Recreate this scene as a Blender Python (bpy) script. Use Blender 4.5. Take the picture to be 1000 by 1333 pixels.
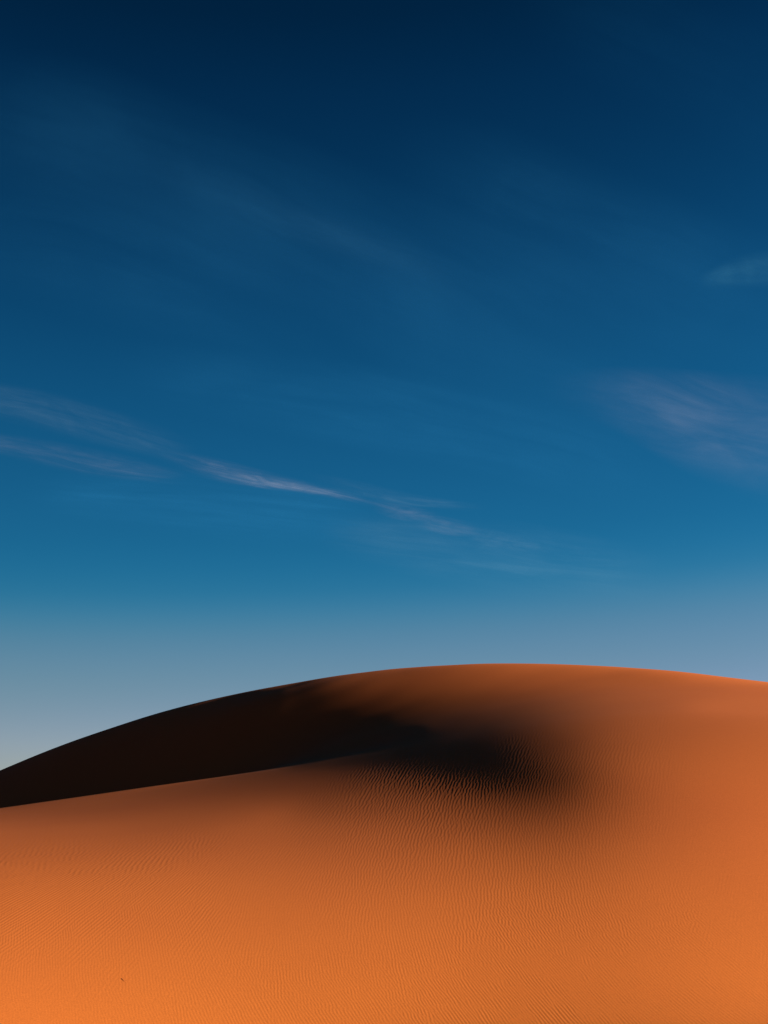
import bpy, math, random
import numpy as np
from mathutils import Vector

sc = bpy.context.scene
for o in list(bpy.data.objects):
    bpy.data.objects.remove(o, do_unlink=True)

# ------------------------------------------------------------------ camera
F, HV = 1430.0, 1085.0                     # focal length and horizon row, in pixels of the photograph
PITCH = math.atan((HV - 666.5) / F)
cd = bpy.data.cameras.new('camera')
cam = bpy.data.objects.new('camera', cd)
sc.collection.objects.link(cam)
cd.sensor_fit = 'HORIZONTAL'; cd.sensor_width = 36.0; cd.lens = 36.0 * F / 1000.0
cd.clip_start = 0.1; cd.clip_end = 300000.0
cam.location = (0, 0, 0)                   # eye level is z = 0
cam.rotation_euler = (math.pi / 2 + PITCH, 0, 0)
sc.camera = cam

# ------------------------------------------------------------------ sun, sky, exposure
SUN_EL, SUN_AZ = math.radians(8.4), math.radians(24)   # low sun on the right, a little behind the camera
S = Vector((math.cos(SUN_EL) * math.cos(SUN_AZ), -math.cos(SUN_EL) * math.sin(SUN_AZ), math.sin(SUN_EL)))
sl = bpy.data.lights.new('sun', 'SUN')
sl.energy = 5.0; sl.angle = math.radians(0.53); sl.color = (1.0, 0.86, 0.66)
so = bpy.data.objects.new('sun', sl); sc.collection.objects.link(so)
so.rotation_euler = S.to_track_quat('Z', 'Y').to_euler()

EXPOSURE = 2.35
sc.view_settings.view_transform = 'Standard'
sc.view_settings.look = 'None'
sc.view_settings.exposure = EXPOSURE
sc.view_settings.gamma = 1.0
sc.view_settings.use_curve_mapping = False

w = bpy.data.worlds.new('World'); sc.world = w; w.use_nodes = True
nt = w.node_tree; N = nt.nodes; L = nt.links
bg = N['Background']; bg.inputs[1].default_value = 0.1
sky = N.new('ShaderNodeTexSky'); sky.sky_type = 'NISHITA'; sky.sun_disc = False
sky.dust_density = 0.0
sky.sun_elevation = SUN_EL; sky.sun_rotation = math.pi / 2 + SUN_AZ
# a polarised, deep blue sky: the clear sky filtered by a gain that depends only on the height above the horizon
tc = N.new('ShaderNodeTexCoord'); nv = N.new('ShaderNodeVectorMath'); nv.operation = 'NORMALIZE'
sx = N.new('ShaderNodeSeparateXYZ')
L.new(tc.outputs['Generated'], nv.inputs[0]); L.new(nv.outputs[0], sx.inputs[0])
ramp = N.new('ShaderNodeValToRGB'); ramp.color_ramp.interpolation = 'B_SPLINE'
GAIN = [(0.0000, 0.1417, 0.1577, 0.2685), (0.0823, 0.1417, 0.1577, 0.2685), (0.1102, 0.1221, 0.1473, 0.2330), (0.1353, 0.1053, 0.1461, 0.2145), (0.1563, 0.0923, 0.1449, 0.2140), (0.1733, 0.0757, 0.1420, 0.2103), (0.1869, 0.0575, 0.1398, 0.2113), (0.2005, 0.0383, 0.1325, 0.2102), (0.2141, 0.0238, 0.1246, 0.2063), (0.2345, 0.0160, 0.1165, 0.2018), (0.2582, 0.0131, 0.1103, 0.1947), (0.3118, 0.0115, 0.1042, 0.1873), (0.3866, 0.0093, 0.0961, 0.1745), (0.4638, 0.0065, 0.0751, 0.1451), (0.5352, 0.0045, 0.0571, 0.1143), (0.6048, 0.0026, 0.0421, 0.0901), (0.6534, 0.0009, 0.0318, 0.0670), (0.8000, 0.0006, 0.0191, 0.0402), (1.0000, 0.0004, 0.0127, 0.0268)]
GMAX = 0.2685
HAZE_TILT, HAZE_SIDE = .045, .75
els = ramp.color_ramp.elements
while len(els) > 1: els.remove(els[-1])
els[0].position = GAIN[0][0]; els[0].color = [g / GMAX for g in GAIN[0][1:]] + [1]
for g in GAIN[1:]:
    e = els.new(g[0]); e.color = [q / GMAX for q in g[1:]] + [1]
# the haze stands a little higher and paler towards the sun's side
zs_ = N.new('ShaderNodeMath'); zs_.operation = 'MULTIPLY_ADD'; zs_.inputs[1].default_value = -HAZE_TILT
L.new(sx.outputs[0], zs_.inputs[0]); L.new(sx.outputs[2], zs_.inputs[2]); L.new(zs_.outputs[0], ramp.inputs[0])
fs_ = N.new('ShaderNodeMath'); fs_.operation = 'MULTIPLY_ADD'; fs_.inputs[1].default_value = HAZE_SIDE * GMAX; fs_.inputs[2].default_value = GMAX
L.new(sx.outputs[0], fs_.inputs[0])
m1 = N.new('ShaderNodeVectorMath'); m1.operation = 'MULTIPLY'
m2 = N.new('ShaderNodeVectorMath'); m2.operation = 'SCALE'; L.new(fs_.outputs[0], m2.inputs[3])
L.new(sky.outputs[0], m1.inputs[0]); L.new(ramp.outputs[0], m1.inputs[1])
L.new(m1.outputs[0], m2.inputs[0]); L.new(m2.outputs[0], bg.inputs[0])

# ------------------------------------------------------------------ helpers
cp, sp = math.cos(PITCH), math.sin(PITCH)
def ray(u, v):
    """direction through a pixel of the photograph as (x/y, z/y)"""
    a = (u - 500.0) / F; b = (666.5 - v) / F
    y = cp - b * sp
    return a / y, (sp + b * cp) / y
def project(x, y, z):
    zc = y * cp + z * sp; yc = -y * sp + z * cp
    return 500 + F * x / zc, 666.5 - F * yc / zc
def smooth(x, a, b):
    t = np.clip((x - a) / (b - a), 0, 1); return t * t * (3 - 2 * t)
def noise2(x, y, seed, cell):
    """smooth value noise in -1..1"""
    r = np.random.default_rng(seed).uniform(-1, 1, (256, 256))
    px, py = x / cell, y / cell
    ix, iy = np.floor(px).astype(np.int64), np.floor(py).astype(np.int64)
    fx, fy = px - ix, py - iy
    fx = fx**3 * (fx * (fx * 6 - 15) + 10); fy = fy**3 * (fy * (fy * 6 - 15) + 10)
    a = r[ix & 255, iy & 255]; b = r[(ix + 1) & 255, iy & 255]; c = r[ix & 255, (iy + 1) & 255]; d = r[(ix + 1) & 255, (iy + 1) & 255]
    return (a * (1 - fx) + b * fx) * (1 - fy) + (c * (1 - fx) + d * fx) * fy
def tag(o, label=None, cat=None, group=None, kind=None):
    for k, v in (('label', label), ('category', cat), ('group', group), ('kind', kind)):
        if v: o[k] = v
    return o
def make_mesh(name, verts, quads, mat, smooth_shade=True):
    me = bpy.data.meshes.new(name)
    verts = np.asarray(verts, np.float32); quads = np.asarray(quads, np.int32)
    me.vertices.add(len(verts)); me.vertices.foreach_set('co', verts.ravel())
    me.loops.add(quads.size); me.loops.foreach_set('vertex_index', quads.ravel())
    k = quads.shape[1]
    me.polygons.add(len(quads)); me.polygons.foreach_set('loop_start', np.arange(0, quads.size, k, dtype=np.int32))
    me.polygons.foreach_set('use_smooth', np.full(len(quads), smooth_shade))
    me.update(calc_edges=True); me.materials.append(mat)
    o = bpy.data.objects.new(name, me); sc.collection.objects.link(o)
    return o

# ------------------------------------------------------------------ the big dune: survey heights on a fan of lines
NT, NQ = 34, 52
T0, T1, Y0, Y1 = -0.5, 0.5, 13.0, 115.0
COEF = np.array([-2172,-2077,-1984,-1894,-1806,-1720,-1633,-1546,-1458,-1371,-1284,-1199,-1117,-1037,-958,-881,-806,-731,-656,-580,-502,-421,-338,-255,-179,-116,-78,-71,-104,-176,-282,-408,-542,-689,-853,-1028,-1200,-1358,-1501,-1644,-1823,-2091,-2511,-3143,-4024,-5186,-6649,-8413,-10447,-12693,-15083,-17547,
    -2308,-2204,-2101,-1999,-1896,-1791,-1684,-1577,-1471,-1368,-1269,-1174,-1082,-993,-907,-823,-741,-661,-582,-504,-426,-346,-264,-180,-97,-20,41,72,64,11,-93,-248,-439,-651,-856,-1024,-1136,-1186,-1185,-1153,-1129,-1165,-1339,-1753,-2501,-3650,-5216,-7168,-9439,-11944,-14591,-17301,
    -2446,-2332,-2218,-2103,-1985,-1861,-1732,-1605,-1482,-1365,-1253,-1147,-1046,-949,-855,-764,-676,-590,-508,-427,-348,-270,-190,-106,-17,73,154,211,229,201,112,-65,-335,-632,-882,-1034,-1074,-1009,-859,-655,-436,-251,-176,-342,-944,-2096,-3782,-5925,-8429,-11190,-14100,-17063,
    -2583,-2458,-2333,-2206,-2072,-1924,-1772,-1627,-1489,-1358,-1235,-1118,-1008,-902,-802,-704,-610,-519,-432,-348,-267,-188,-110,-28,61,158,256,338,381,385,338,182,-239,-659,-941,-1052,-1000,-806,-504,-132,266,641,942,1077,640,-553,-2376,-4697,-7399,-10399,-13574,-16778,
    -2717,-2581,-2443,-2301,-2148,-1971,-1801,-1641,-1490,-1347,-1212,-1085,-965,-852,-744,-641,-542,-446,-353,-265,-180,-97,-18,61,142,232,333,436,520,560,556,515,-177,-731,-1011,-1051,-886,-552,-93,444,1007,1537,1993,2393,2129,899,-1034,-3484,-6306,-9493,-12927,-16324,
    -2845,-2697,-2546,-2386,-2208,-2008,-1826,-1654,-1492,-1338,-1193,-1057,-928,-807,-692,-584,-482,-383,-285,-190,-101,-15,71,154,235,316,402,502,618,736,835,807,-115,-766,-1025,-984,-697,-218,399,1098,1821,2504,3097,3529,3340,2188,234,-2264,-5117,-8388,-11997,-15542,
    -2964,-2804,-2641,-2468,-2275,-2069,-1875,-1697,-1528,-1368,-1216,-1073,-938,-811,-691,-578,-471,-370,-273,-177,-82,12,105,198,293,391,498,617,749,884,1025,967,4,-683,-926,-807,-401,222,994,1847,2716,3524,4195,4709,4549,3366,1405,-1071,-3881,-7124,-10760,-14371,
    -3070,-2901,-2729,-2549,-2354,-2145,-1946,-1764,-1590,-1422,-1263,-1113,-971,-837,-711,-590,-476,-366,-259,-156,-53,50,154,260,369,486,614,756,913,1076,1255,1169,194,-493,-698,-496,28,786,1697,2683,3675,4605,5391,5894,5608,4376,2424,10,-2704,-5845,-9369,-12913,
    -3162,-2987,-2809,-2626,-2430,-2220,-2017,-1830,-1650,-1477,-1311,-1153,-1003,-861,-726,-598,-475,-356,-241,-128,-15,99,215,336,465,603,754,917,1091,1270,1470,1374,419,-225,-353,-44,602,1480,2498,3580,4659,5658,6477,6899,6488,5216,3278,942,-1655,-4649,-7969,-11329,
    -3240,-3061,-2881,-2696,-2501,-2291,-2083,-1892,-1707,-1529,-1357,-1193,-1035,-884,-741,-603,-471,-343,-217,-94,30,157,291,432,581,742,913,1091,1278,1472,1693,1586,663,106,100,545,1321,2303,3389,4518,5628,6631,7408,7762,7266,5935,3994,1729,-756,-3578,-6654,-9777,
    -3304,-3125,-2944,-2759,-2565,-2357,-2146,-1951,-1762,-1578,-1401,-1229,-1065,-906,-753,-606,-463,-323,-185,-48,91,233,383,544,715,897,1084,1278,1479,1683,1914,1785,935,517,666,1256,2158,3229,4347,5475,6561,7540,8325,8588,7954,6531,4566,2355,-27,-2672,-5506,-8392,
    -3354,-3177,-2999,-2815,-2624,-2416,-2206,-2007,-1813,-1624,-1441,-1263,-1091,-925,-763,-605,-451,-298,-145,8,164,326,493,673,865,1065,1273,1486,1703,1902,2118,1993,1307,1061,1354,2056,3051,4191,5338,6442,7432,8318,9061,9212,8469,6936,4927,2754,463,-2014,-4622,-7289,
    -3389,-3217,-3044,-2865,-2677,-2469,-2260,-2058,-1860,-1666,-1477,-1293,-1114,-939,-769,-601,-435,-269,-101,71,246,428,620,819,1032,1255,1486,1715,1929,2145,2279,2363,1891,1780,2156,2901,3929,5125,6360,7430,8221,8921,9704,9735,8714,7004,4953,2817,608,-1714,-4106,-6551,
    -3410,-3245,-3079,-2908,-2725,-2517,-2309,-2104,-1902,-1704,-1509,-1319,-1133,-950,-771,-593,-416,-237,-54,133,333,540,754,982,1221,1471,1718,1957,2189,2388,2484,2636,2524,2610,3026,3752,4757,6016,7398,8391,8946,9700,10215,9818,8462,6599,4551,2467,339,-1823,-3994,-6186,
    -3416,-3260,-3102,-2941,-2767,-2558,-2350,-2143,-1939,-1737,-1538,-1342,-1149,-958,-769,-580,-391,-199,0,206,418,654,909,1168,1439,1704,1969,2218,2455,2622,2764,2962,3172,3431,3875,4568,5516,6823,8160,8965,9532,10254,10190,9258,7671,5763,3770,1751,-270,-2246,-4182,-6114,
    -3410,-3260,-3110,-2957,-2795,-2590,-2383,-2178,-1973,-1769,-1565,-1362,-1161,-960,-759,-556,-351,-140,79,308,556,821,1096,1387,1672,1960,2239,2506,2746,2906,3072,3435,3815,4149,4612,5304,6240,7663,8860,9501,10197,10550,9712,8304,6554,4671,2747,821,-1044,-2811,-4522,-6220,
    -3393,-3248,-3102,-2954,-2798,-2615,-2417,-2214,-2007,-1799,-1590,-1380,-1168,-955,-740,-521,-298,-66,172,434,715,1001,1315,1620,1931,2236,2530,2801,3018,3176,3400,3805,4323,4711,5199,5872,6990,8419,9316,9984,10475,9983,8760,7112,5309,3469,1625,-163,-1833,-3396,-4905,-6399,
    -3365,-3225,-3084,-2940,-2791,-2630,-2446,-2246,-2039,-1828,-1612,-1394,-1171,-944,-713,-476,-231,19,286,589,887,1216,1549,1879,2210,2527,2829,3086,3341,3654,3979,4327,4717,5145,5682,6473,7719,8952,9746,10352,10129,9070,7555,5828,4045,2259,526,-1082,-2553,-3930,-5259,-6571,
    -3330,-3195,-3059,-2922,-2784,-2639,-2468,-2273,-2067,-1852,-1630,-1403,-1168,-926,-677,-418,-146,125,433,755,1097,1458,1812,2162,2503,2830,3123,3383,3668,3985,4320,4688,5104,5567,6159,7079,8299,9450,10064,9987,9227,7913,6302,4587,2845,1135,-451,-1872,-3163,-4370,-5532,-6678,
    -3288,-3161,-3033,-2904,-2777,-2644,-2484,-2295,-2089,-1871,-1643,-1406,-1157,-897,-626,-343,-47,260,603,961,1347,1729,2096,2452,2796,3117,3400,3672,3974,4308,4659,5050,5480,5958,6633,7598,8790,9808,9684,9193,8179,6758,5155,3476,1785,178,-1251,-2509,-3641,-4690,-5695,-6684,
    -3242,-3124,-3005,-2888,-2771,-2648,-2495,-2310,-2104,-1883,-1649,-1401,-1136,-855,-558,-244,80,429,813,1217,1621,2009,2377,2732,3075,3390,3672,3956,4275,4616,4978,5381,5814,6333,7064,8007,9209,9732,9113,8353,7181,5723,4145,2502,882,-598,-1882,-2994,-3977,-4876,-5729,-6566,
    -3192,-3085,-2978,-2871,-2764,-2649,-2503,-2320,-2115,-1891,-1649,-1388,-1105,-798,-471,-126,235,630,1058,1481,1883,2267,2634,2990,3330,3637,3916,4215,4544,4890,5264,5677,6106,6671,7384,8377,9372,9317,8619,7585,6258,4774,3210,1612,96,-1238,-2374,-3339,-4175,-4924,-5628,-6317,
    -3138,-3045,-2951,-2855,-2757,-2649,-2509,-2329,-2125,-1897,-1645,-1370,-1065,-732,-373,2,404,845,1298,1712,2108,2491,2854,3205,3539,3833,4120,4430,4761,5116,5499,5897,6348,6937,7651,8694,9229,8733,7943,6761,5347,3844,2292,765,-611,-1780,-2752,-3559,-4242,-4842,-5399,-5941,
    -3081,-3002,-2922,-2839,-2752,-2650,-2516,-2341,-2136,-1904,-1642,-1350,-1025,-668,-284,121,561,1026,1474,1877,2278,2657,3017,3368,3691,3977,4269,4586,4924,5281,5660,6066,6545,7126,7914,8782,8813,8169,7157,5843,4389,2881,1363,-47,-1249,-2233,-3028,-3668,-4193,-4642,-5052,-5450,
    -3019,-2955,-2890,-2823,-2748,-2657,-2529,-2358,-2154,-1916,-1644,-1336,-992,-615,-210,223,688,1154,1591,2001,2404,2777,3137,3484,3795,4076,4378,4698,5035,5394,5779,6193,6677,7309,8140,8560,8245,7438,6241,4836,3366,1872,438,-806,-1810,-2599,-3209,-3677,-4042,-4342,-4608,-4864,
    -2952,-2904,-2855,-2804,-2746,-2669,-2550,-2383,-2178,-1936,-1652,-1330,-970,-575,-149,304,778,1243,1681,2097,2497,2869,3226,3565,3860,4145,4450,4768,5108,5472,5859,6274,6791,7464,8057,8186,7609,6555,5213,3766,2298,853,-440,-1481,-2278,-2870,-3297,-3598,-3808,-3962,-4089,-4208,
    -2881,-2847,-2813,-2778,-2738,-2681,-2580,-2417,-2211,-1961,-1667,-1331,-957,-545,-102,366,843,1308,1750,2170,2567,2938,3281,3589,3863,4151,4459,4786,5135,5505,5897,6317,6825,7391,7779,7596,6785,5558,4145,2691,1244,-104,-1209,-2037,-2633,-3040,-3297,-3442,-3507,-3524,-3518,-3508,
    -2806,-2785,-2763,-2742,-2718,-2681,-2606,-2460,-2252,-1993,-1687,-1340,-953,-528,-70,409,891,1359,1805,2225,2618,2980,3305,3589,3859,4149,4456,4782,5128,5497,5886,6319,6774,7245,7403,6907,5890,4565,3140,1701,308,-902,-1808,-2443,-2863,-3109,-3217,-3223,-3156,-3048,-2921,-2790,
    -2729,-2717,-2705,-2693,-2677,-2650,-2590,-2465,-2266,-2007,-1699,-1346,-951,-517,-50,438,926,1399,1847,2266,2653,3003,3310,3574,3842,4131,4436,4761,5106,5474,5855,6302,6628,7020,6924,6206,5060,3704,2300,904,-403,-1458,-2198,-2684,-2967,-3083,-3068,-2954,-2773,-2552,-2315,-2075,
    -2651,-2644,-2637,-2630,-2616,-2588,-2526,-2411,-2229,-1985,-1686,-1338,-946,-514,-50,434,920,1393,1842,2261,2644,2987,3288,3551,3817,4102,4403,4722,5060,5418,5797,6201,6477,6783,6418,5555,4374,3045,1686,366,-824,-1747,-2381,-2771,-2957,-2976,-2862,-2650,-2370,-2051,-1716,-1379,
    -2573,-2568,-2562,-2554,-2538,-2504,-2439,-2328,-2160,-1934,-1652,-1318,-938,-518,-67,404,880,1347,1794,2213,2597,2943,3252,3532,3808,4093,4391,4703,5028,5365,5706,6018,6227,6262,5804,4941,3813,2556,1276,60,-1004,-1832,-2402,-2733,-2855,-2804,-2614,-2322,-1959,-1556,-1136,-713,
    -2494,-2488,-2481,-2470,-2449,-2409,-2341,-2233,-2076,-1867,-1604,-1288,-927,-525,-92,361,823,1280,1723,2142,2531,2887,3213,3516,3810,4103,4401,4704,5008,5304,5570,5767,5827,5654,5152,4339,3305,2154,985,-113,-1064,-1810,-2326,-2613,-2690,-2587,-2339,-1981,-1548,-1071,-577,-79,
    -2416,-2407,-2396,-2381,-2354,-2310,-2239,-2134,-1987,-1792,-1548,-1254,-913,-533,-121,313,759,1206,1643,2062,2457,2827,3173,3500,3813,4119,4419,4711,4985,5224,5397,5463,5369,5061,4517,3751,2815,1786,744,-233,-1078,-1745,-2205,-2450,-2490,-2346,-2049,-1635,-1140,-598,-38,525,
    -2338,-2325,-2311,-2290,-2258,-2209,-2137,-2035,-1896,-1716,-1490,-1217,-899,-541,-150,265,695,1129,1560,1980,2383,2767,3133,3482,3816,4136,4439,4718,4957,5131,5204,5139,4904,4489,3904,3174,2332,1425,514,-341,-1083,-1669,-2072,-2275,-2278,-2096,-1754,-1288,-735,-133,490,1112], np.float64).reshape(NT, NQ) / 1000.0
def bs(n, x):
    k = n - 3; s = np.clip(x * k, 0, k - 1e-9); i = np.floor(s).astype(np.int64); f = s - i
    return i, ((1 - f)**3 / 6, (3 * f**3 - 6 * f**2 + 4) / 6, (-3 * f**3 + 3 * f**2 + 3 * f + 1) / 6, f**3 / 6)
def dune_height(t, y):
    i, wt = bs(NT, (t - T0) / (T1 - T0)); j, wq = bs(NQ, np.log(y / Y0) / math.log(Y1 / Y0))
    h = 0
    for a in range(4):
        for b in range(4):
            h = h + wt[a] * wq[b] * COEF[i + a, j + b]
    return h
def base_height(x, y):
    """the rolling sand sea round the big dune"""
    r = np.hypot(x, y)
    h = -9.0 + 2.0 * noise2(x, y * 1.7, 3, 45.0) + 1.2 * noise2(x + y * .4, y, 4, 19.0) - 3.0 * smooth(r, 60, 400)
    h = h + 6.0 * noise2(x * .6, y, 5, 240.0) * smooth(r, 150, 500)
    w = np.exp(-((x / 9.0)**2 + ((y + 2.0) / 7.5)**2))
    return h * (1 - w) + w * -1.65                     # the shoulder of sand the photographer stands on
def height(x, y):
    ys = np.maximum(y, 1.0)
    t = x / ys
    tl = .40 + .07 * np.tanh(np.maximum(np.abs(t) - .40, 0) / .07)
    tc_ = np.where(np.abs(t) > .40, np.sign(t) * tl, t)
    yc = np.clip(y, 14.0, 108.0)
    h = dune_height(tc_, yc)
    h = np.where(y < 14.0, h - (14.0 - y) * .35, h)
    wgt = smooth(y, 8.0, 13.8) * (1 - smooth(y, 92.0, 112.0)) * (1 - smooth(np.abs(t), .40, 1.9))
    return np.where(y > 1.0, h * wgt + base_height(x, y) * (1 - wgt), base_height(x, y))

# ------------------------------------------------------------------ wind ripples: place, crest direction and spacing as seen in the photograph
#        u,    v,  crest angle, spacing, steepness, reach
RIP = [(600, 1070, 82, 4.60, 0.060, 55), (585, 1025, 66, 4.23, 0.057, 45), (450, 1035, 55, 3.40, 0.045, 55),
       (520, 1075, 72, 4.05, 0.053, 50), (350, 1075, 44, 3.10, 0.020, 45), (370, 1125, 50, 3.10, 0.045, 45),
       (470, 1130, 76, 3.86, 0.053, 50), (600, 1135, 92, 4.05, 0.044, 50), (700, 1115, 94, 3.96, 0.048, 50),
       (110, 1180, 35, 3.25, 0.129, 55), (230, 1165, 42, 3.25, 0.129, 50), (20, 1195, 30, 3.25, 0.144, 45),
       (180, 1090, 38, 3.10, 0.012, 60), (40, 1080, 35, 3.10, 0.006, 60),
       (730, 985, 63, 3.56, 0.013, 45), (765, 1045, 90, 3.86, 0.039, 50), (680, 1035, 76, 3.72, 0.015, 45), (655, 975, 55, 3.24, 0.013, 45),
       (560, 985, 50, 3.50, 0.031, 40), (480, 1000, 52, 3.31, 0.026, 35),
       (820, 960, 66, 4.20, 0.025, 45), (850, 1040, 85, 4.00, 0.025, 50), (940, 980, 80, 4.00, 0.006, 70), (960, 1080, 80, 4.00, 0.003, 70),
       (840, 1130, 110, 3.60, 0.016, 60), (740, 1165, 108, 3.60, 0.057, 45),
       (700, 1270, 130, 3.25, 0.234, 60), (600, 1300, 128, 3.40, 0.219, 55), (800, 1290, 134, 3.25, 0.219, 55),
       (700, 1205, 126, 3.30, 0.137, 40), (820, 1215, 132, 3.25, 0.122, 45),
       (930, 1250, 140, 3.25, 0.150, 50), (930, 1310, 142, 3.25, 0.177, 50), (970, 1180, 135, 2.92, 0.010, 50),
       (280, 1312, 118, 4.00, 0.128, 45), (400, 1310, 124, 3.70, 0.154, 50), (500, 1290, 126, 3.50, 0.154, 50), (150, 1322, 112, 4.00, 0.077, 45), (30, 1325, 100, 4.00, 0.015, 50),
       (200, 1240, 100, 3.80, 0.003, 60), (60, 1260, 90, 3.80, 0.004, 60), (400, 1225, 100, 3.80, 0.010, 50), (520, 1215, 105, 3.70, 0.018, 50), (330, 1185, 75, 3.80, 0.020, 40), (480, 1170, 88, 4.00, 0.084, 40),
       (300, 960, 40, 3.10, 0.010, 80), (100, 1000, 40, 3.10, 0.010, 80), (600, 900, 60, 3.10, 0.004, 70), (800, 900, 65, 3.10, 0.004, 70), (450, 920, 50, 3.10, 0.004, 60)]
def hit(u, v):
    t, e = ray(u, v)
    ys = np.exp(np.linspace(math.log(14.3), math.log(95), 6000))
    z = height(t * ys, ys)
    k = np.nonzero(z >= e * ys)[0]
    y = ys[k[0]] if len(k) else 80.0
    return t * y, y
def ripple_height(x, y):
    t = x / y; q = np.log(y)
    zs = np.zeros(x.shape, np.complex64); am = np.zeros(x.shape, np.float32); lm = np.zeros(x.shape, np.float32); ws = np.full(x.shape, 1e-6, np.float32); w2 = np.full(x.shape, 1e-9, np.float32)
    for n_, (u, v, ang, lam, amp, reach) in enumerate(RIP):
        px, py = hit(u, v)
        e = .02
        P0 = np.array(project(px, py, float(height(np.array([px]), np.array([py]))[0])))
        PX = np.array(project(px + e, py, float(height(np.array([px + e]), np.array([py]))[0])))
        PY = np.array(project(px, py + e, float(height(np.array([px]), np.array([py + e]))[0])))
        J = np.stack([(PX - P0) / e, (PY - P0) / e], 1)
        a = math.radians(ang)
        g = 2 * math.pi / lam * np.array([math.sin(a), math.cos(a)])      # across the crests, image rows run downwards
        k = J.T @ g
        # reach of this patch on the ground
        D = np.linalg.inv(J)
        st = reach * 1.0 / F
        sq = max(.03, min(.16, reach * np.linalg.norm(D[:, 1]) / py))
        w_ = np.exp(-.5 * (((t - px / py) / st)**2 + ((q - math.log(py)) / sq)**2)).astype(np.float32)
        m = w_ > 2e-3
        if not m.any(): continue
        xm, ym = x[m], y[m]
        kn = np.linalg.norm(k); lam_w = 2 * math.pi / kn
        kx, ky = k / kn
        s_, c_ = xm * kx + ym * ky, -xm * ky + ym * kx                    # across, along
        A = 0
        ca = .8 if v < 1150 else .38
        for cell, ax in ((lam_w * 4.2, 1.0), (lam_w * 2.1, .6)):
            A = A + ax * (noise2(s_, c_ * ca, 100 + n_, cell) + 1j * noise2(s_, c_ * ca, 300 + n_, cell))
        A = A + (.22 + .1j)
        zs[m] += (w_[m] * A * np.exp(1j * (xm * k[0] + ym * k[1]))).astype(np.complex64)
        am[m] += w_[m] * amp; lm[m] += w_[m] * lam_w; ws[m] += w_[m]; w2[m] += w_[m]**2
    am /= ws; lm /= ws; mag = np.abs(zs) / np.sqrt(w2) / .7
    ph = np.angle(zs)
    cov = ws / (ws + .04)
    prof = np.cos(ph) + .22 * np.cos(2 * ph + .9)
    return am * lm / (2 * math.pi) * prof * (1.45 * mag / (mag + .45)) * cov

# ------------------------------------------------------------------ materials
def sand_material():
    m = bpy.data.materials.new('orange_sand'); m.use_nodes = True
    n, l = m.node_tree.nodes, m.node_tree.links
    b = n['Principled BSDF']; b.inputs['Roughness'].default_value = .95; b.inputs['Specular IOR Level'].default_value = .05
    tcn = n.new('ShaderNodeTexCoord')
    big = n.new('ShaderNodeTexNoise'); big.inputs['Scale'].default_value = .12; big.inputs['Detail'].default_value = 3
    fine = n.new('ShaderNodeTexNoise'); fine.inputs['Scale'].default_value = 55.0; fine.inputs['Detail'].default_value = 4
    l.new(tcn.outputs['Object'], big.inputs['Vector']); l.new(tcn.outputs['Object'], fine.inputs['Vector'])
    r1 = n.new('ShaderNodeValToRGB'); r1.color_ramp.elements[0].position = .3; r1.color_ramp.elements[1].position = .7
    r1.color_ramp.elements[0].color = (.260, .0685, .0132, 1); r1.color_ramp.elements[1].color = (.282, .0770, .0142, 1)
    l.new(big.outputs[0], r1.inputs[0])
    # redder tint with height paints in the hue shift from bright to dim light
    sepz = n.new('ShaderNodeSeparateXYZ'); l.new(tcn.outputs['Object'], sepz.inputs[0])
    zr = n.new('ShaderNodeMapRange'); zr.interpolation_type = 'SMOOTHSTEP'; zr.inputs[1].default_value = -2.6; zr.inputs[2].default_value = .6
    l.new(sepz.outputs[2], zr.inputs[0])
    tint = n.new('ShaderNodeMix'); tint.data_type = 'RGBA'; tint.blend_type = 'MULTIPLY'
    tint.inputs[7].default_value = (1.0, .935, 1.27, 1)
    l.new(zr.outputs[0], tint.inputs[0]); l.new(r1.outputs[0], tint.inputs[6])
    r2 = n.new('ShaderNodeMapRange'); r2.inputs[1].default_value = .3; r2.inputs[2].default_value = .7; r2.inputs[3].default_value = .84; r2.inputs[4].default_value = 1.13
    l.new(fine.outputs[0], r2.inputs[0])
    mx = n.new('ShaderNodeVectorMath'); mx.operation = 'SCALE'
    l.new(tint.outputs[2], mx.inputs[0]); l.new(r2.outputs[0], mx.inputs[3])
    l.new(mx.outputs[0], b.inputs['Base Color'])
    return m
SAND = sand_material()

# ------------------------------------------------------------------ terrain mesh: one sheet out to the horizon, finest where the ripples are
th_fine = np.arctan(np.linspace(-.385, .385, 1330))
th_out = np.concatenate([np.linspace(math.atan(.385), .62, 22)[1:], np.linspace(.62, math.pi, 46)[1:]])
theta = np.concatenate([-th_out[::-1], th_fine, th_out[:-1]])             # 0 = straight ahead, closed behind the camera
r_rows = np.concatenate([np.r_[.02, np.linspace(.6, 13.8, 26)], np.arange(14.0, 15.6, .05), np.arange(15.6, 24, .024), np.arange(24, 31, .036), np.arange(31, 47, .085), np.arange(47, 90, .25),
                         np.geomspace(90, 160, 36)[:-1], np.geomspace(160, 6000, 50), [12000, 30000]])
TH, RR = np.meshgrid(theta, r_rows, indexing='ij')
X, Y = RR * np.sin(TH), RR * np.cos(TH)
Z = height(X, Y)
far = smooth(RR, 2500, 9000); Z = Z * (1 - far) - 12.0 * far
msk = (np.abs(X / np.maximum(Y, 1)) < .392) & (Y > 14.2) & (RR < 60)
Z[msk] += ripple_height(X[msk], Y[msk])
nc, nr = len(theta), len(r_rows)
idx = np.arange(nc * nr).reshape(nc, nr)
nxt = np.roll(idx, -1, 0)
quads = np.stack([idx[:, :-1], idx[:, 1:], nxt[:, 1:], nxt[:, :-1]], -1).reshape(-1, 4)
V = np.stack([X, Y, Z], -1).reshape(-1, 3)

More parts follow.
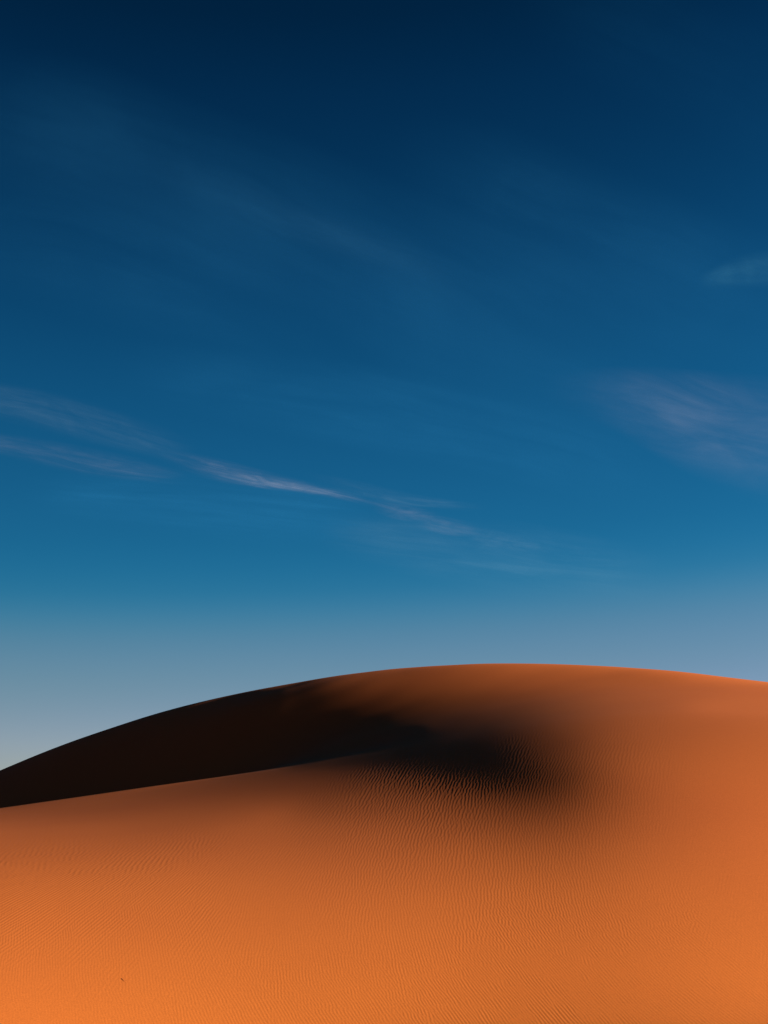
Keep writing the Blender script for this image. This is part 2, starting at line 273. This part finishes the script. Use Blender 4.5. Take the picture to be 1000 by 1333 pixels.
dune = make_mesh('sand_dune', V, quads, SAND)
tag(dune, kind='structure')
# ------------------------------------------------------------------ cirrus: thin sheets of ice cloud about seven kilometres up
def cloud_material(name, dens, fib, cross, seed, rough=.62, con=.75, color=(.80, .84, 1.0)):
    m = bpy.data.materials.new(name); m.use_nodes = True
    n, l = m.node_tree.nodes, m.node_tree.links
    n.clear()
    out = n.new('ShaderNodeOutputMaterial'); mix = n.new('ShaderNodeMixShader')
    tr = n.new('ShaderNodeBsdfTransparent'); tl = n.new('ShaderNodeBsdfTranslucent'); tl.inputs[0].default_value = (*color, 1)
    uv = n.new('ShaderNodeUVMap'); sep = n.new('ShaderNodeSeparateXYZ'); l.new(uv.outputs[0], sep.inputs[0])
    att = n.new('ShaderNodeAttribute'); att.attribute_name = 'thickness'
    def math_(op, a, b=None, clamp=False):
        q = n.new('ShaderNodeMath'); q.operation = op; q.use_clamp = clamp
        for i, x in enumerate((a, b)):
            if x is None: continue
            if isinstance(x, (int, float)): q.inputs[i].default_value = x
            else: l.new(x, q.inputs[i])
        return q.outputs[0]
    def nz(fx, fy, detail, r, dist):
        mp = n.new('ShaderNodeMapping'); mp.inputs['Scale'].default_value = (fx, fy, 1); mp.inputs['Location'].default_value = (seed * 3.7, seed * 1.9, seed * .7)
        l.new(uv.outputs[0], mp.inputs[0])
        t = n.new('ShaderNodeTexNoise'); t.inputs['Scale'].default_value = 1; t.inputs['Detail'].default_value = detail; t.inputs['Roughness'].default_value = r; t.inputs['Distortion'].default_value = dist
        l.new(mp.outputs[0], t.inputs['Vector']); return t.outputs[0]
    fibre = nz(fib, cross, 6, rough, .5)
    puff = nz(fib * 1.6, cross * .35, 5, .55, .8)
    f1 = math_('MULTIPLY', math_('SUBTRACT', fibre, .36), 3.0, True)
    f2 = math_('MULTIPLY', math_('SUBTRACT', puff, .32), 2.6, True)
    a = math_('MULTIPLY', math_('ADD', math_('MULTIPLY', f1, con), 1 - con), math_('ADD', math_('MULTIPLY', f2, con * .93), 1 - con * .93))
    a = math_('MULTIPLY', math_('MULTIPLY', a, att.outputs['Fac']), dens, True)
    l.new(a, mix.inputs[0]); l.new(tr.outputs[0], mix.inputs[1]); l.new(tl.outputs[0], mix.inputs[2]); l.new(mix.outputs[0], out.inputs[0])
    return m
def at_altitude(u, v, alt):
    t, e = ray(u, v); y = alt / e
    return t * y, y, alt
def cirrus(name, label, spine, dens, alt=7000.0, seed=1, fib=.012, cross=.09, ends=.25, nseg=70, mseg=14, group=None, color=(.80, .84, 1.0), power=1.6, con=.75):
    """spine: (u, v, half width) along the cloud; the sheet lies at its altitude, gently undulating"""
    sp_ = np.array(spine, float); d = np.r_[0, np.cumsum(np.hypot(*np.diff(sp_[:, :2], axis=0).T))]
    q = np.linspace(0, d[-1], nseg)
    mm = np.stack([np.gradient(sp_[:, k], d) for k in range(3)], 1)
    i = np.clip(np.searchsorted(d, q) - 1, 0, len(d) - 2); h = d[i + 1] - d[i]; f = (q - d[i]) / h
    P = np.stack([(2*f**3-3*f**2+1)*sp_[i, k] + (f**3-2*f**2+f)*h*mm[i, k] + (-2*f**3+3*f**2)*sp_[i+1, k] + (f**3-f**2)*h*mm[i+1, k] for k in range(3)], 1)
    T = np.gradient(P[:, :2], axis=0); T /= np.linalg.norm(T, axis=1)[:, None]; Nn = np.stack([-T[:, 1], T[:, 0]], 1)
    verts, uvs, th = [], [], []
    for k in range(nseg):
        for c in np.linspace(-1, 1, mseg):
            u, v = P[k, :2] + Nn[k] * c * P[k, 2]
            x, y, z = at_altitude(u, v, alt)
            z += alt * .004 * math.sin(q[k] * .021 + seed + c * 1.7)
            verts.append((x, y, z)); uvs.append((q[k], c * P[k, 2]))
            s = q[k] / d[-1]
            e = min(1, s / ends) if ends > 0 else 1; g = min(1, (1 - s) / ends) if ends > 0 else 1
            e = e * e * (3 - 2 * e); g = g * g * (3 - 2 * g)
            th.append(max(0, 1 - c * c) ** power * e * g)
    ix = np.arange(nseg * mseg).reshape(nseg, mseg)
    qd = np.stack([ix[:-1, :-1], ix[:-1, 1:], ix[1:, 1:], ix[1:, :-1]], -1).reshape(-1, 4)
    o = make_mesh(name, verts, qd, cloud_material('ice_cloud', dens, fib, cross, seed, con=con, color=color))
    ul = o.data.uv_layers.new(name='UVMap'); uvs = np.array(uvs, np.float32)
    ul.data.foreach_set('uv', uvs[qd.ravel()].ravel())
    at = o.data.attributes.new('thickness', 'FLOAT', 'POINT'); at.data.foreach_set('value', np.array(th, np.float32))
    return tag(o, label, 'cloud', group)

CL = 'cirrus_cloud'
BLUE = (.06, .44, 1.0); PALE = (.5, .76, 1.0); PINK = (.80, .80, 1.0)
cirrus(CL, 'long thin pinkish cirrus streak slanting down to the middle of the sky', [(195, 588, 9), (260, 606, 14), (330, 622, 13), (400, 635, 10), (450, 646, 9), (500, 661, 5)], 0.18, seed=1, fib=.016, cross=.3, power=2.0, ends=.4, color=PINK)
cirrus(CL, 'thin fibre of cloud just above the lower end of the long streak', [(390, 620, 7), (450, 633, 10), (520, 648, 11), (640, 663, 8)], .075, seed=21, fib=.014, cross=.3, power=2, color=PALE, ends=.4)
cirrus(CL, 'short bright wisp just past the lower end of the long thin streak', [(470, 654, 6), (515, 665, 10), (580, 673, 7)], .11, seed=2, fib=.02, cross=.3, power=1.5, ends=.5, color=PINK)
cirrus(CL, 'small faint puff right of the short bright wisp', [(532, 676, 7), (582, 685, 12), (636, 693, 8)], .10, seed=3, fib=.02, cross=.26, power=1.5, ends=.5, color=PINK)
cirrus(CL, 'faint smudge of cloud lowest in the row running down right of centre', [(600, 694, 9), (655, 704, 15), (725, 718, 9)], .085, seed=4, fib=.025, cross=.14, power=2, ends=.4, color=PALE)
cirrus(CL, 'hazy streak entering from the left edge, higher of the two there', [(-80, 505, 26), (40, 530, 28), (130, 554, 26), (260, 592, 22)], 0.068, seed=5, fib=.008, cross=.11, power=1.8, color=PALE)
cirrus(CL, 'hazy streak entering from the left edge, lower of the two there', [(-60, 566, 16), (50, 588, 18), (120, 602, 18), (250, 622, 15)], 0.055, seed=6, fib=.010, cross=.16, power=1.8, color=PINK)
cirrus(CL, 'broad pinkish patch of cloud at the right edge of the sky', [(700, 500, 20), (820, 522, 46), (915, 550, 72), (1020, 572, 88), (1150, 590, 84)], 0.085, seed=7, fib=.0065, cross=.045, ends=.45, mseg=28, power=1.3, color=(.66, .72, 1), con=.65)
cirrus(CL, 'small teal wisp high at the right edge above the pinkish patch', [(905, 368, 10), (970, 354, 22), (1020, 349, 24), (1080, 352, 14)], 0.07, seed=8, fib=.014, cross=.07, color=(.18, .68, 1.0), power=1.8, con=.6)
cirrus(CL, 'faint level streaks under the long thin streak, left of centre', [(20, 640, 26), (200, 652, 44), (340, 664, 48), (520, 682, 36)], 0.085, seed=9, fib=.0045, cross=.11, color=BLUE, power=1.6, con=.65)
cirrus(CL, 'pale flat veil low over the crown of the dune', [(400, 690, 26), (560, 712, 46), (700, 732, 50), (880, 752, 40)], .07, seed=10, fib=.005, cross=.08, color=(.4, .72, 1), power=1.6)
cirrus(CL, 'wide faint veil slanting across the upper sky from the left', [(-160, 120, 80), (100, 185, 110), (300, 262, 110), (450, 325, 115), (600, 395, 125), (760, 465, 125), (980, 545, 100)], 0.05, seed=11, fib=.0028, cross=.02, mseg=30, ends=.3, color=BLUE, power=1.2, con=.45)
cirrus(CL, 'narrow diagonal fibre along the middle of the wide upper veil', [(160, 205, 26), (320, 265, 34), (420, 298, 34), (540, 350, 38), (680, 425, 34)], 0.034, seed=31, fib=.005, cross=.05, color=(.12, .5, 1), ends=.45, power=1.8, con=.5)
cirrus(CL, 'faint veil in the upper right corner of the sky', [(640, -40, 50), (820, 40, 90), (960, 105, 90), (1120, 190, 80)], 0.016, seed=12, fib=.004, cross=.03, ends=.4, color=(.05, .42, 1), power=1.3, con=.5)
cirrus(CL, 'dim band of cloud between the high veil and the pinkish patch', [(480, 180, 60), (640, 250, 90), (800, 320, 100), (940, 380, 100), (1120, 450, 100)], 0.04, seed=13, fib=.0035, cross=.024, mseg=30, ends=.35, color=BLUE, power=1.2, con=.45)
cirrus(CL, 'dim level band across the middle of the sky over the long thin streak', [(120, 470, 34), (320, 505, 54), (520, 540, 60), (700, 580, 60), (900, 640, 44)], 0.075, seed=14, fib=.004, cross=.06, mseg=26, ends=.35, color=BLUE, power=1.4, con=.6)
cirrus(CL, 'dim band of cloud high at the left between the upper veil and the level band', [(-140, 290, 60), (80, 320, 90), (280, 375, 90), (460, 440, 80)], 0.04, seed=15, fib=.0035, cross=.03, mseg=26, ends=.35, color=BLUE, power=1.3, con=.45)

# ------------------------------------------------------------------ the few specks lying on the sand
DRY = bpy.data.materials.new('dry_wood'); DRY.use_nodes = True
_b = DRY.node_tree.nodes['Principled BSDF']; _b.inputs['Roughness'].default_value = .85
_n = DRY.node_tree.nodes.new('ShaderNodeTexNoise'); _n.inputs['Scale'].default_value = 60
_r = DRY.node_tree.nodes.new('ShaderNodeValToRGB'); _r.color_ramp.elements[0].color = (.14, .037, .009, 1); _r.color_ramp.elements[1].color = (.20, .055, .013, 1)
DRY.node_tree.links.new(_n.outputs[0], _r.inputs[0]); DRY.node_tree.links.new(_r.outputs[0], _b.inputs[0])
def ground(u, v):
    x, y = hit(u, v); return float(x), float(y), float(height(np.array([x]), np.array([y]))[0])
def twig(p0, p1, rad, seed):
    rg = random.Random(seed); n_, k_ = 7, 6; vs, fs = [], []
    a, b = Vector(p0), Vector(p1); d = (b - a).normalized(); s1 = d.cross(Vector((0, 0, 1))).normalized(); s2 = d.cross(s1)
    for i in range(n_):
        f = i / (n_ - 1); c = a.lerp(b, f) + s1 * rg.uniform(-1, 1) * rad * .8 + Vector((0, 0, rad * (.3 + .9 * math.sin(f * 3.1))))
        r = rad * (1 - .65 * f)
        for j in range(k_):
            an = j * 2 * math.pi / k_; vs.append(c + s1 * math.cos(an) * r + s2 * math.sin(an) * r)
    for i in range(n_ - 1):
        for j in range(k_):
            fs.append((i * k_ + j, i * k_ + (j + 1) % k_, (i + 1) * k_ + (j + 1) % k_, (i + 1) * k_ + j))
    return make_mesh('twig', [tuple(v) for v in vs], fs, DRY)
tw = twig(ground(158, 1274), ground(162, 1278), .0035, 1)
tag(tw, 'small dark twig lying on the smooth bright sand near the lower left corner', 'twig')
